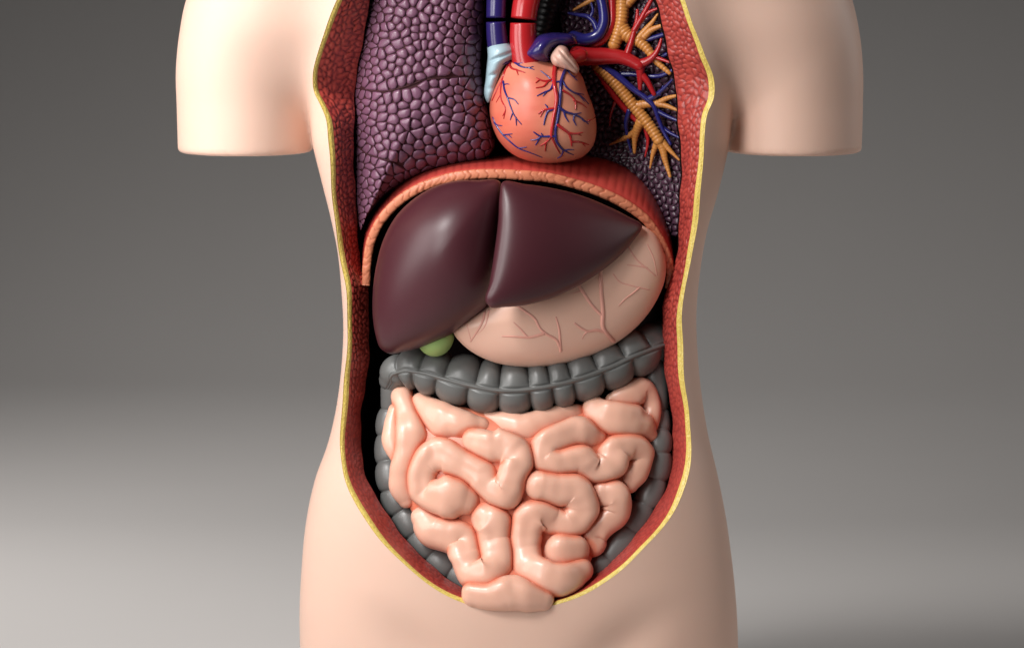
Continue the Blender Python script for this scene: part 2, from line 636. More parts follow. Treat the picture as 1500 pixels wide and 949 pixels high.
# opening of the body: outer edge of the fat / inner edge of the muscle, measured in pairs
PAIRS = [(510, -40, 556, -40), (493, 0, 543, 0), (478, 40, 535, 40), (465, 80, 527, 80), (459, 110, 523, 110), (460, 135, 520, 137), (469, 155, 519, 158), (477, 174, 518, 178),
         (481, 210, 518, 210), (484, 250, 519, 250), (488, 300, 521, 300), (494, 350, 525, 350), (500, 390, 529, 393), (507, 430, 539, 428), (509, 480, 541, 480), (508, 520, 540, 520),
         (503, 570, 535, 570), (499, 620, 528, 616), (498, 660, 529, 656), (503, 695, 534, 688), (520, 735, 549, 724), (545, 775, 574, 763), (580, 815, 604, 800), (620, 850, 639, 834),
         (660, 875, 672, 857), (690, 886, 699, 869), (730, 893, 735, 877), (770, 893, 768, 878), (810, 886, 804, 872), (860, 868, 848, 856), (900, 843, 884, 832), (940, 806, 918, 797),
         (970, 773, 945, 766), (993, 738, 966, 733), (1007, 700, 981, 698), (1013, 655, 985, 657), (1010, 610, 984, 611), (1003, 560, 977, 562), (1000, 510, 972, 515), (999, 465, 970, 470),
         (1004, 420, 976, 428), (1013, 380, 989, 382), (1021, 330, 995, 330), (1026, 280, 997, 280), (1030, 230, 998, 230), (1033, 195, 996, 196), (1037, 166, 993, 167), (1045, 145, 991, 140),
         (1046, 117, 987, 112), (1031, 79, 980, 79), (1016, 40, 971, 40), (1003, 0, 960, 0), (985, -40, 945, -40), (955, -100, 925, -85), (890, -145, 875, -118), (750, -160, 750, -130),
         (610, -145, 625, -118), (540, -100, 578, -85)]
con = spline(PAIRS, 1.6, True)
con = np.stack([con[:, 0], con[:, 1], con[:, 2], con[:, 3]], 1)
# a little hand-cut wobble
_w = np.arange(len(con))
con[:, 0] += 0.5 * np.sin(_w * 0.11) + 0.4 * np.sin(_w * 0.043 + 1)
con[:, 2] += 0.9 * np.sin(_w * 0.083 + 2) + 0.7 * np.sin(_w * 0.19)
zc_out = ray_to_skin(con[:, 0], con[:, 1])
for _ in range(3):
    zc_out = (np.roll(zc_out, 1) + zc_out + np.roll(zc_out, -1)) / 3

torso = thing('torso_model', 'pale skin-coloured plastic torso with cut-off arms, opened from chest to lower belly', 'anatomy model', (760, 1190, 0))


def make_skin():
    V, F = surface_nets(body_field, (240, -228, -178), (1284, 1222, 188), 6.0)
    V = project(V, body_field, 5)
    o = build('skin', V, F.tolist(), 'skin')
    me = o.data
    # knife through the outer contour
    C = M(con[::3, 0], con[::3, 1], zc_out[::3])
    n = len(C)
    a, b = C.copy(), C.copy()
    a[:, 2] = 320
    b[:, 2] = np.minimum(C[:, 2] - 25, 40)
    b[:, 2] = b[:, 2].min()
    cv = np.concatenate([a, b])
    cf = [(i, (i + 1) % n, n + (i + 1) % n, n + i) for i in range(n)]
    cf += [tuple(range(n))[::-1], tuple(range(n, 2 * n))]
    cut = build('cutter', cv, cf, 'lining', smooth=False)
    bm = bmesh.new()
    bm.from_mesh(cut.data)
    bmesh.ops.recalc_face_normals(bm, faces=bm.faces)
    bm.to_mesh(cut.data)
    bm.free()
    bm = bmesh.new()
    bm.from_mesh(me)
    bmesh.ops.recalc_face_normals(bm, faces=bm.faces)
    bm.to_mesh(me)
    bm.free()
    md = o.modifiers.new('cut', 'BOOLEAN')
    md.operation, md.object, md.solver = 'DIFFERENCE', cut, 'EXACT'
    md.material_mode = 'TRANSFER'
    dg = bpy.context.evaluated_depsgraph_get()
    new = bpy.data.meshes.new_from_object(o.evaluated_get(dg))
    o.modifiers.clear()
    bpy.data.objects.remove(cut)
    bm = bmesh.new()
    bm.from_mesh(new)
    kill = [f for f in bm.faces if f.material_index > 0]
    bmesh.ops.delete(bm, geom=kill, context='FACES')
    bmesh.ops.dissolve_degenerate(bm, dist=1e-5, edges=bm.edges)
    for f in bm.faces:
        f.smooth = True
    bm.to_mesh(new)
    bm.free()
    while len(new.materials) > 1:
        new.materials.pop()
    o.data = new
    new.name = 'skin'
    adopt(o, torso)
    return o


skin = make_skin()


def make_cut_edge():
    N = len(con)
    O, I = con[:, :2], con[:, 2:]
    d = I - O
    L = np.linalg.norm(d, axis=1)
    fatw = 7.6 + 0.9 * np.sin(np.arange(N) * 0.05)
    low = sstep(700, 860, O[:, 1])
    fatw = fatw * (1 - 0.25 * low)
    ff = np.clip(fatw / L, 0, 0.55)
    Fm = O + d * ff[:, None]
    seg = np.linalg.norm(np.roll(O, -1, 0) - O, axis=1)
    arc = np.concatenate([[0], np.cumsum(seg)[:-1]])
    depth_in = 44 + 10 * low
    # --- skin lip: a thin rolled edge, then fat
    nf = 9
    vs = np.linspace(0, 1, nf)
    uu, vv = np.meshgrid(arc, vs, indexing='ij')
    rel, idh = cells_uv(uu, vv * fatw[:, None], 3.6, 3.4, 0.8, 3.1)
    P = O[:, None] + (Fm - O)[:, None] * vs[None, :, None]
    z = zc_out[:, None] - 4.5 * vs[None] - 1.0 + 1.5 * np.sin(np.pi * vs)[None] + (rel - 0.5) * 1.5 * np.sin(np.pi * np.clip(vs * 1.0, 0.08, 0.92))[None]
    z[:, 0] = zc_out + 0.2
    fat = build('fat_layer', M(P[..., 0], P[..., 1], z).reshape(-1, 3), grid_faces(N, nf, close_u=True), 'fat', torso, {'groove': ((1 - rel) ** 2 * 0.5).ravel()})
    # --- muscle
    nm = 30
    vs = np.linspace(0, 1, nm)
    uu, vv = np.meshgrid(arc, vs, indexing='ij')
    wid = np.linalg.norm(I - Fm, axis=1)
    hyp = np.hypot(wid, depth_in)
    # fibres: cells are elongated along the edge near the outside, blocky further in
    r1, h1 = cells_uv(uu, vv * hyp[:, None], 11.5, 9.5, 0.85, 5.3)
    r2, h2 = cells_uv(uu + 3 * np.sin(vv * 9), vv * hyp[:, None], 8, 15, 0.9, 9.1)
    mixv = sstep(0.35, 0.6, vs + 0.0)[None] * np.ones((N, 1))
    rel = r1 * (1 - mixv) + r2 * mixv
    idh = h1 * (1 - mixv) + h2 * mixv
    soft = np.clip(1 - 0.72 * sstep(430, 640, O[:, 1]), 0.25, 1)[:, None]     # shallow relief round the belly
    left = (O[:, 0] < 760)[:, None]
    amp = 2.3 * soft
    P = Fm[:, None] + (I - Fm)[:, None] * vs[None, :, None]
    edge = np.minimum(1, np.minimum(vs, 1 - vs) * 9)[None]
    z = (zc_out - 5.5)[:, None] - depth_in[:, None] * (vs[None] ** 1.15) + ((np.sqrt(rel) - 0.6) * amp + (idh - 0.5) * 1.5 * soft) * edge
    # relief also pushes sideways, across the sloping face
    nrm = d / L[:, None]
    P = P + nrm[:, None] * ((np.sqrt(rel) - 0.6) * 0.9 * amp * edge)[..., None]
    build('muscle_layer', M(P[..., 0], P[..., 1], z).reshape(-1, 3), grid_faces(N, nm, close_u=True), 'muscle', torso,
          {'groove': (np.clip((1 - rel) ** 2.2, 0, 1) * (0.35 + 0.65 * soft)).ravel()})
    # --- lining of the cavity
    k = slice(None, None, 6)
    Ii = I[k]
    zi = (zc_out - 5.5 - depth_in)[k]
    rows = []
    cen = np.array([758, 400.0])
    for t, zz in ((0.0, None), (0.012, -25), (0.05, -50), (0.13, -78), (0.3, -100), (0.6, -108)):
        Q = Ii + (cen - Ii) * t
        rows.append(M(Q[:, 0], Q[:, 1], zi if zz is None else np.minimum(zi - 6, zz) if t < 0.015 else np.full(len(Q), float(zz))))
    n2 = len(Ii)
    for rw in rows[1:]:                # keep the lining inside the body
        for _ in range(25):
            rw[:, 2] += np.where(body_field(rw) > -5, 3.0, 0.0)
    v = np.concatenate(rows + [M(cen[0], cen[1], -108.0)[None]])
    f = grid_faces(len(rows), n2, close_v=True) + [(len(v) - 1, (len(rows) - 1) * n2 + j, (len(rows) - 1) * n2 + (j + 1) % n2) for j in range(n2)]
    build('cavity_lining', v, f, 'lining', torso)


make_cut_edge()


# ================================================================== lobules
def in_poly(x, y, poly):
    inside = False
    n = len(poly)
    for i in range(n):
        x1, y1 = poly[i]
        x2, y2 = poly[(i + 1) % n]
        if (y1 > y) != (y2 > y) and x < (x2 - x1) * (y - y1) / (y2 - y1) + x1:
            inside = not inside
    return inside


def clip_half(poly, px, py, nx, ny):
    """keep the side where (p - P).n <= 0"""
    out = []
    m = len(poly)
    for i in range(m):
        a, b = poly[i], poly[(i + 1) % m]
        da = (a[0] - px) * nx + (a[1] - py) * ny
        db = (b[0] - px) * nx + (b[1] - py) * ny
        if da <= 0:
            out.append(a)
        if (da < 0 < db) or (db < 0 < da):
            t = da / (da - db)
            out.append((a[0] + (b[0] - a[0]) * t, a[1] + (b[1] - a[1]) * t))
    return out


def voronoi_cells(outline, size, seed, edge_shrink=1.0, avoid=()):
    """scatter seeds (spacing given by size(x, y)) and return their cells clipped to the outline"""
    r = random.Random(seed)
    poly = [tuple(p) for p in outline]
    P = np.array(poly)
    lo, hi = P.min(0), P.max(0)
    pts, g = [], {}
    gs = 24.0

    def ok(x, y, s):
        for a in (-1, 0, 1):
            for b in (-1, 0, 1):
                for (qx, qy, qs) in g.get((int(x // gs) + a, int(y // gs) + b), ()):
                    if (qx - x) ** 2 + (qy - y) ** 2 < (0.5 * (s + qs)) ** 2:
                        return False
        return True
    for _ in range(int((hi[0] - lo[0]) * (hi[1] - lo[1]) * 0.25)):
        x, y = r.uniform(lo[0], hi[0]), r.uniform(lo[1], hi[1])
        s = size(x, y) * r.uniform(0.68, 1.12)
        if any(np.min(np.hypot(a[:, 0] - x, a[:, 1] - y)) < 4.6 for a in avoid if a[:, 1].min() - 5 < y < a[:, 1].max() + 5):
            continue
        if ok(x, y, s) and in_poly(x, y, poly):
            pts.append((x, y))
            g.setdefault((int(x // gs), int(y // gs)), []).append((x, y, s))
    A = np.array(pts)
    cells = []
    seg = np.roll(P, -1, 0) - P
    nl = np.stack([seg[:, 1], -seg[:, 0]], 1)
    nl /= np.linalg.norm(nl, axis=1)[:, None] + 1e-9
    area2 = np.sum(P[:, 0] * np.roll(P[:, 1], -1) - np.roll(P[:, 0], -1) * P[:, 1])
    if area2 < 0:
        nl = -nl
    mid = P + seg / 2
    for i, (x, y) in enumerate(pts):
        d = np.hypot(A[:, 0] - x, A[:, 1] - y)
        near = np.argsort(d)[1:19]
        R = size(x, y) * 0.95
        c = [(x + R * math.cos(t), y + R * math.sin(t)) for t in np.linspace(0, 2 * math.pi, 14, endpoint=False)]
        for j in near:
            qx, qy = A[j]
            c = clip_half(c, (x + qx) / 2, (y + qy) / 2, qx - x, qy - y)
            if len(c) < 3:
                break
        dm = np.hypot(mid[:, 0] - x, mid[:, 1] - y)
        for j in np.argsort(dm)[:3]:
            if dm[j] < R * 1.6 and len(c) >= 3:
                c = clip_half(c, mid[j, 0] - nl[j, 0] * edge_shrink, mid[j, 1] - nl[j, 1] * edge_shrink, nl[j, 0], nl[j, 1])
        cells.append((x, y, c))
    return cells


def lobule_geo(x, y, c, zfun, gap, h, r):
    cx = sum(p[0] for p in c) / len(c)
    cy = sum(p[1] for p in c) / len(c)
    q = c
    for _ in range(1):           # round the corners
        q = [w for i in range(len(q)) for w in ((q[i][0] * .72 + q[(i + 1) % len(q)][0] * .28, q[i][1] * .72 + q[(i + 1) % len(q)][1] * .28),
                                                (q[i][0] * .28 + q[(i + 1) % len(q)][0] * .72, q[i][1] * .28 + q[(i + 1) % len(q)][1] * .72))]
    q = np.array(q)
    d = q - (cx, cy)
    rad = np.hypot(d[:, 0], d[:, 1])
    mr = max(rad.mean(), 1.0)
    h = h * min(1.25, mr / 6.5)
    tx, ty = r.uniform(-.12, .12), r.uniform(-.12, .12)
    n = len(q)
    rows = []
    zc = float(zfun(cx, cy))
    for t, hh in ((1.0, -0.4), (0.985, 0.2), (0.87, 0.62), (0.62, 0.9)):
        s = np.maximum(t - gap / np.maximum(rad, 1.5), 0.15)
        X, Y = cx + d[:, 0] * s, cy + d[:, 1] * s
        rows.append(M(X, Y, zfun(X, Y) + h * hh + (d[:, 0] * tx + d[:, 1] * ty) * s * (hh > 0)))
    v = np.concatenate(rows + [M(cx, cy, zc + h)[None]])
    f = grid_faces(4, n, close_v=True) + [(len(v) - 1, 3 * n + j, 3 * n + (j + 1) % n) for j in range(n)]
    return v, f


def poly_area(c):
    return abs(sum(c[i][0] * c[(i + 1) % len(c)][1] - c[(i + 1) % len(c)][0] * c[i][1] for i in range(len(c)))) / 2


def lay_lobules(parent, cells, zfun, material, gap, h, seed, parts=300, visible=lambda x, y: True):
    r = random.Random(seed)
    cells = [c for c in cells if len(c[2]) >= 3 and poly_area(c[2]) > 6]
    cells.sort(key=lambda c: -(poly_area(c[2]) + (1e6 if visible(c[0], c[1]) else 0)))
    av, af = [], []
    off = 0
    for i, (x, y, c) in enumerate(cells):
        v, f = lobule_geo(x, y, c, zfun, gap, h * r.uniform(.8, 1.2), r)
        if i < parts:
            build('lobule', v, f, material, parent)
        else:
            av.append(v)
            af += [tuple(k + off for k in q) for q in f]
            off += len(v)
    if av:
        o = build('small_lobules', np.concatenate(av), af, material, parent)
        o['kind'] = 'stuff'


# ================================================================== closed lung, at the picture's left
LUNG = [(575, -95), (640, -118), (690, -100), (710, -50), (711, 0), (708, 50), (706, 100), (710, 130), (716, 160), (722, 190), (725, 213), (716, 229), (680, 238), (630, 250), (590, 268),
        (560, 290), (541, 312), (528, 340), (523, 310), (520, 260), (518, 200), (519, 130), (524, 60), (534, 0), (550, -60)]
lung_d = Dome(LUNG, (622, 130), 88, lambda x, y: -14 + 0 * x, p=2.6, q=1.9, back=40, n=180)
lung = thing('lung', 'purple knobbly closed lung filling the chest beside the dark blue vein', 'organ', (610, 330, -20), 'lungs inside the torso')
lung_body = lung_d.build('lung_body', 'lung_base', lung)
_seams = [spline(crop([(270, 490), (350, 505), (430, 510), (540, 485), (640, 450), (760, 435), (960, 425)], 450, 0, 3.797), 4),
          spline(crop([(268, 800), (320, 850), (400, 880), (480, 905), (545, 940)], 450, 0, 3.797), 4)]


def lung_size(x, y):
    t = float(lung_d.t(x, y))
    edge = max(0.0, min(1.0, (x - 518) / 60.0))
    return (8.8 + 5.0 * edge) * (1.0 if y > 60 else 0.92)


_cells = voronoi_cells(spline(LUNG, 8, True), lung_size, 11, 1.2, _seams)
_c2 = []
for (x, y, c) in _cells:
    for sm in _seams:
        dd = np.hypot(sm[:, 0] - x, sm[:, 1] - y)
        j = int(np.argmin(dd))
        if dd[j] < 16 and 0 < j < len(sm) - 1 and len(c) >= 3:
            t = sm[j + 1] - sm[j - 1]
            nrm = np.array([-t[1], t[0]]) / np.hypot(*t)
            side = np.sign((np.array([x, y]) - sm[j]) @ nrm) or 1.0
            c = clip_half(c, sm[j][0] + nrm[0] * side * 0.5, sm[j][1] + nrm[1] * side * 0.5, -nrm[0] * side, -nrm[1] * side)
    _c2.append((x, y, c))
lay_lobules(lung_body, _c2, lambda x, y: lung_d.z(x, y), 'lung', 0.35, 3.7, 5, visible=lambda x, y: y > -8)
for sm in _seams:
    tube('fissure', [(x, y, float(lung_d.z(x, y)) + 1.2, 0.9) for x, y in sm[::3]], 'lung_base', lung_body, nseg=8)

# ================================================================== opened lung, at the picture's right
LUNG2 = [(818, -90), (880, -112), (940, -80), (968, -20), (985, 60), (996, 130), (1002, 200), (1004, 270), (1000, 330), (990, 348), (972, 330), (948, 288), (915, 262), (885, 248), (868, 230), (850, 190), (838, 130), (826, 60), (816, 0)]


def lung2_z(x, y):
    x = np.asarray(x, float)
    return -52 + 46 * np.clip((x - 840) / 160, -0.2, 1) ** 2 + 8 * np.sin(np.asarray(y) * 0.02)


lung2 = thing('lung', 'opened dark lung with orange ringed airways and red and blue branches', 'organ', (930, 340, -40), 'lungs inside the torso')


def make_lung2():
    o = spline(LUNG2, 5, True)
    n = len(o)
    cen = np.array([925, 150.0])
    rows = []
    for t in (1.0, 0.97, 0.85, 0.65, 0.4, 0.2):
        q = cen + (o - cen) * t
        rows.append(M(q[:, 0], q[:, 1], lung2_z(q[:, 0], q[:, 1]) - 3))
    for dz, t in ((-20, 1.0), (-40, 0.9)):
        q = cen + (o - cen) * t
        rows.insert(0, M(q[:, 0], q[:, 1], lung2_z(q[:, 0], q[:, 1]) + dz))
    v = np.concatenate(rows + [M(cen[0], cen[1], float(lung2_z(*cen)) - 3)[None], M(cen[0], cen[1], -95.0)[None]])
    f = grid_faces(len(rows), n, close_v=True)
    f += [(len(v) - 2, (len(rows) - 1) * n + j, (len(rows) - 1) * n + (j + 1) % n) for j in range(n)]
    f += [(len(v) - 1, (j + 1) % n, j) for j in range(n)]
    return build('lung_body', v, f, 'lungcut', lung2)


lung2_body = make_lung2()
_cells = voronoi_cells(spline(LUNG2, 8, True), lambda x, y: 8.6, 23, 0.6)
lay_lobules(lung2_body, _cells, lung2_z, 'lungcut', 0.5, 3.0, 9, visible=lambda x, y: y > -5 and x > 870)


def vl(pts, lift, name, material, r0, r1, rings=None, nseg=12):
    """a branch lying on the opened lung; measured in the 3.164x enlargement"""
    q = spline([(810 + p[0] / 3.164, p[1] / 3.164) for p in pts], 2.0)
    n = len(q)
    th = {'bronchus': 1.25, 'artery': 1.12, 'vein': 1.12}[material]
    r0, r1 = r0 * th, r1 * th
    path = []
    for i, (x, y) in enumerate(q):
        k = i / (n - 1)
        path.append((x, y, float(lung2_z(x, y)) + lift, r0 * (1 - k) + r1 * k))
    if len(path) > 3:
        tube(name, path[::2] + ([path[-1]] if (n - 1) % 2 else []), material, lung2, step=1.6, nseg=nseg, rings=rings)
    else:
        tube(name, path, material, lung2, step=1.6, nseg=nseg, rings=rings)


# airways
vl([(330, -60), (322, 20), (318, 90), (300, 165), (285, 205)], 14, 'airway', 'bronchus', 8.5, 8.0, (5.2, 0.17), 18)
vl([(318, 130), (345, 165), (385, 185), (430, 220), (480, 285), (540, 340)], 12, 'airway', 'bronchus', 9.5, 2.6, (5.2, 0.17), 18)
vl([(395, 180), (430, 140), (460, 105), (486, 66)], 13, 'airway', 'bronchus', 5.5, 1.3, (4.2, 0.08))
vl([(420, 175), (450, 145), (510, 118)], 13, 'airway', 'bronchus', 5.0, 2.2, (4.2, 0.08))
vl([(345, 20), (365, 0), (400, -30)], 14, 'airway', 'bronchus', 6.0, 4.0, (5, 0.08))
vl([(95, 48), (130, 28), (180, 0), (220, -30)], 24, 'airway', 'bronchus', 1.4, 4.2, (4.2, 0.08))
vl([(205, 300), (255, 350), (300, 400), (345, 455), (385, 505), (430, 560), (465, 610), (490, 650)], 13, 'airway', 'bronchus', 7.6, 7.0, (5.4, 0.17), 18)
vl([(480, 640), (505, 680), (520, 740), (543, 818)], 12, 'airway', 'bronchus', 6.2, 1.9, (4.4, 0.14), 16)
vl([(375, 495), (430, 483), (480, 480), (525, 458), (585, 442)], 12, 'airway', 'bronchus', 6.2, 1.8, (4.6, 0.14))
vl([(475, 480), (520, 490), (585, 515)], 12, 'airway', 'bronchus', 4.5, 1.4, (4.2, 0.08))
vl([(410, 560), (390, 600), (380, 640), (378, 708)], 12, 'airway', 'bronchus', 6.6, 1.8, (4.6, 0.14))
vl([(385, 610), (345, 635), (300, 655), (262, 672)], 11, 'airway', 'bronchus', 4.6, 0.9, (4.2, 0.08))
vl([(485, 655), (465, 710), (450, 780)], 11, 'airway', 'bronchus', 4.6, 1.0, (4.2, 0.08))
vl([(505, 655), (540, 695), (585, 742)], 11, 'airway', 'bronchus', 4.4, 1.2, (4.2, 0.08))
# arteries
vl([(120, 258), (180, 262), (250, 262), (320, 268), (365, 285), (400, 305)], 22, 'artery_branch', 'artery', 13.5, 7.5, None, 18)
vl([(395, 300), (435, 285), (470, 258), (490, 225), (502, 185)], 20, 'artery_branch', 'artery', 6.5, 2.0)
vl([(465, 262), (500, 275), (540, 290)], 18, 'artery_branch', 'artery', 3.4, 1.6)
vl([(340, 262), (362, 200), (378, 140), (390, 90), (392, 50)], 21, 'artery_branch', 'artery', 5.2, 2.0)
vl([(378, 140), (405, 95), (435, 40), (470, -25)], 21, 'artery_branch', 'artery', 4.2, 2.6)
vl([(408, 100), (440, 62), (490, 38)], 20, 'artery_branch', 'artery', 3.0, 1.6)
vl([(405, 300), (405, 350), (404, 412)], 21, 'artery_branch', 'artery', 6.8, 2.6)
vl([(406, 340), (435, 375), (468, 436)], 20, 'artery_branch', 'artery', 5.0, 3.0)
vl([(195, 310), (240, 380), (300, 465), (350, 520), (400, 570)], 7, 'artery_branch', 'artery', 5.0, 4.0)
vl([(290, 470), (270, 520), (262, 580)], 6, 'artery_branch', 'artery', 2.4, 1.0)
vl([(430, 600), (440, 650), (428, 725)], 7, 'artery_branch', 'artery', 3.2, 1.2)
vl([(272, -40), (275, 30), (272, 110), (235, 180), (160, 225)], 19, 'artery_branch', 'artery', 5.0, 6.0)
# veins
vl([(215, -30), (232, 40), (234, 110), (205, 165), (150, 185), (95, 172)], 28, 'vein_branch', 'vein', 6.2, 8.2, None, 18)
vl([(205, 140), (190, 105), (165, 80), (120, 70), (72, 62)], 28, 'vein_branch', 'vein', 4.4, 1.6)
vl([(172, 85), (185, 50), (178, 15)], 28, 'vein_branch', 'vein', 2.6, 1.2)
vl([(215, 298), (260, 325), (310, 362), (370, 412), (430, 455), (465, 490), (490, 555), (515, 615), (545, 668)], 17, 'vein_branch', 'vein', 5.2, 2.0)
vl([(440, 462), (480, 440), (515, 410), (552, 372)], 15, 'vein_branch', 'vein', 4.4, 1.4)
vl([(495, 440), (510, 400)], 15, 'vein_branch', 'vein', 2.2, 1.0)
vl([(478, 512), (530, 540), (592, 566)], 14, 'vein_branch', 'vein', 3.4, 1.5)
vl([(500, 585), (540, 615), (592, 642)], 13, 'vein_branch', 'vein', 3.0, 1.4)
vl([(320, 345), (380, 345), (440, 355), (500, 352), (552, 328)], 9, 'vein_branch', 'vein', 3.6, 2.4)
vl([(430, 188), (470, 175), (525, 158)], 9, 'vein_branch', 'vein', 3.4, 2.8)
vl([(495, 265), (545, 245)], 9, 'vein_branch', 'vein', 3.2, 2.4)
vl([(352, 515), (338, 575), (345, 630), (362, 705)], 12, 'vein_branch', 'vein', 3.4, 1.2)

# ================================================================== diaphragm
RIM = [(536, 418), (538, 385), (543, 355), (556, 326), (580, 298), (612, 277), (650, 263), (690, 256), (728, 255), (765, 257), (800, 260), (840, 269), (880, 282), (915, 299), (945, 321), (964, 347), (977, 376), (982, 402), (980, 423)]
RIMZ = [14, 20, 27, 36, 44, 52, 58, 62, 64, 64, 62, 58, 54, 48, 42, 36, 28, 20, 15]
BACK = [(531, 412), (530, 375), (534, 342), (548, 308), (575, 276), (610, 252), (650, 238), (690, 231), (728, 228), (765, 227), (800, 226), (845, 226), (890, 231), (925, 246), (955, 276), (975, 312), (987, 352), (991, 395), (989, 418)]
dia = thing('diaphragm', 'red ribbed diaphragm arching over the liver with orange cut rim', 'organ', (760, 420, 0))


def make_diaphragm():
    r = np.array(RIM, float)
    b = np.array(BACK, float)
    A = spline(np.column_stack([r, RIMZ, b]), 1.5)
    N = len(A)
    seg = np.linalg.norm(np.diff(A[:, :2], axis=0), axis=1)
    arc = np.concatenate([[0], np.cumsum(seg)])
    tan = np.gradient(A[:, :2], axis=0)
    tan /= np.linalg.norm(tan, axis=1)[:, None]
    nrm = np.stack([tan[:, 1], -tan[:, 0]], 1)           # outwards (up)
    # rim: a thick band, front face with cracks
    w = 6.3 + 1.2 * np.sin(math.pi * arc / arc[-1])
    prof_ = [(-1.0, -16), (-1.0, -4), (-0.95, -1.0), (-0.75, 0.4), (-0.4, 1.0), (0, 1.2), (0.4, 1.0), (0.75, 0.4), (0.95, -1.0), (1.0, -4), (1.0, -12)]
    nv = len(prof_)
    sub = []
    for i in range(nv - 1):
        sub.append(prof_[i])
        if 2 <= i <= 7:
            sub.append(tuple((np.array(prof_[i]) + np.array(prof_[i + 1])) / 2))
    sub.append(prof_[-1])
    pr = np.array(sub)
    nv = len(pr)
    uu, vv = np.meshgrid(arc, pr[:, 0] * 7, indexing='ij')
    slant = uu + 0.35 * vv * np.sin(uu * 0.021 + 1) + 2.0 * np.sin(vv * 0.5 + uu * 0.02)
    rel, idh = cells_uv(slant, vv * 0.3 + 0.5 * 40, 14.0, 40, 0.95, 2.2, 0.2)
    rel2, _ = cells_uv(slant * 0.8 + vv * 0.5, vv + 50, 12.0, 9.0, 0.95, 6.6, 0.22)
    on2 = sstep(0.0, 0.6, np.sin(uu * 0.037 + 0.4)) * 0.7
    rel = np.minimum(rel, 1 - on2 * (1 - rel2))
    front = (pr[:, 1] > -3)[None] * 1.0
    z = A[:, 2][:, None] + pr[:, 1][None] * 1.4 + (np.sqrt(rel) - 0.8) * 1.5 * front + (idh - 0.5) * 1.2 * front
    P = A[:, None, :2] + nrm[:, None] * (pr[:, 0][None] * w[:, None] * (0.94 + 0.06 * rel + 0.04 * (idh - .5)))[..., None]
    v = M(P[..., 0], P[..., 1], z).reshape(-1, 3)
    f = grid_faces(N, nv) + [tuple(range(nv)), tuple((N - 1) * nv + j for j in range(nv))[::-1]]
    dome_v = []
    nr = 22
    rows = np.linspace(0, 1, nr)
    P0 = A[:, :2] + nrm * (w * 0.93)[:, None]
    P1 = A[:, 3:5]
    rib = np.abs(np.sin(math.pi * (arc + 3 * np.sin(arc * .05)) / 12.5))
    verts, gr = [], []
    for t in rows:
        k = math.sin(t * math.pi / 2)
        Q = P0 + (P1 - P0) * (t * 0.35 + 0.65 * k)
        z = A[:, 2] - 5 - (A[:, 2] + 70) * (1 - math.cos(t * math.pi / 2)) - 12 * t + (rib ** 0.6 - .6) * 1.6 * min(1, t * 5) * min(1, (1 - t) * 6)
        verts.append(M(Q[:, 0], Q[:, 1], z))
        gr.append((1 - rib) ** 1.5 * 0.6 * min(1, t * 4))
    # underside / inner sheet, so that the sheet has thickness
    for t in rows[::-1]:
        k = math.sin(t * math.pi / 2)
        P0b = A[:, :2] - nrm * (w * 0.5)[:, None]
        Q = P0b + (P1 - nrm * 10 - P0b) * (t * 0.35 + 0.65 * k)
        z = A[:, 2] - 14 - (A[:, 2] + 66) * (1 - math.cos(t * math.pi / 2)) - 12 * t
        verts.append(M(Q[:, 0], Q[:, 1], z))
        gr.append(np.zeros(N))
    V = np.concatenate(verts)
    sheet = build('muscle_sheet', V, grid_faces(len(verts), N), 'diaphragm', dia, {'groove': np.concatenate(gr)})
    build('cut_rim', v, f, 'rim', dia, {'groove': np.clip((1 - rel) ** 1.6 * front, 0, 1).ravel()})


make_diaphragm()

# ================================================================== great vessels above the heart
HC = (690, 0, 3.795)
windpipe = thing('windpipe', 'black ribbed windpipe half hidden between the red artery and opened lung', 'windpipe', (802, 60, -30))
tube('ribbed_tube', [(820, -110, -38, 16), (812, -20, -36, 16), (800, 22, -32, 15), (792, 52, -30, 13)], 'black', windpipe, step=1.5, nseg=20, rings=(8.5, 0.16))
upv = build('vena_cava', *tube_geo([(735, -110, 24, 17), (730, -40, 28, 15.5), (727.5, 0, 32, 14.6), (726.5, 27, 36, 14.2)], 2.5, 28, caps=False)[:2], 'trunk')
tag(upv, 'upper dark blue vein stub entering the chest above the cut beside the lung', 'blood vessel')
upa = build('aorta', *tube_geo([(830, -110, 16, 20), (795, -60, 26, 20), (778, -20, 34, 19.5), (770, 8, 40, 19), (767, 28.5, 43, 18.6)], 2.5, 30, caps=False)[:2], 'artery')
tag(upa, 'upper bright red artery stub above the cut, next to the blue vein', 'blood vessel')

# ================================================================== heart
HEART = crop([(103, 610), (112, 530), (148, 440), (198, 355), (240, 322), (310, 303), (400, 322), (470, 345), (550, 360), (602, 402), (650, 520), (688, 630), (697, 730), (676, 815), (622, 872), (520, 901), (400, 907),
              (300, 890), (220, 850), (158, 786), (118, 700)], *HC)
heart_d = Dome(HEART, (690 + 400 / 3.795, 620 / 3.795), 78, lambda x, y: 26 + 0.06 * (y - 160), p=2.3, q=2.0, back=45, n=220, rows=44)
heart = thing('heart', 'red and tan heart with raised red and blue surface vessels', 'organ', (800, 238, 40))


def heart_attr(v):
    x, y = v[:, 0], v[:, 1]
    t = sstep(-26, 30, (x - 800) + 0.15 * (y - 160) + 6 * np.sin(y * 0.12))
    t2 = sstep(-10, 22, 118 - y) * 0.55
    edge = sstep(0.0, 14, np.abs((x - 812) + 0.1 * (y - 160)))
    return {'tan': np.clip(np.maximum(t * 0.85, t2), 0, 1)}


hb = heart_d.build('heart_muscle', 'heart', heart, heart_attr)


def hv(kind, pts, r0=1.5, r1=0.7):
    tube('coronary_artery' if kind == 'artery' else 'coronary_vein', on(heart_d, pts, r0, 0.5, r1, *HC)[::1], kind, hb, step=2.0, nseg=8)


A_, V_ = 'artery', 'vein'
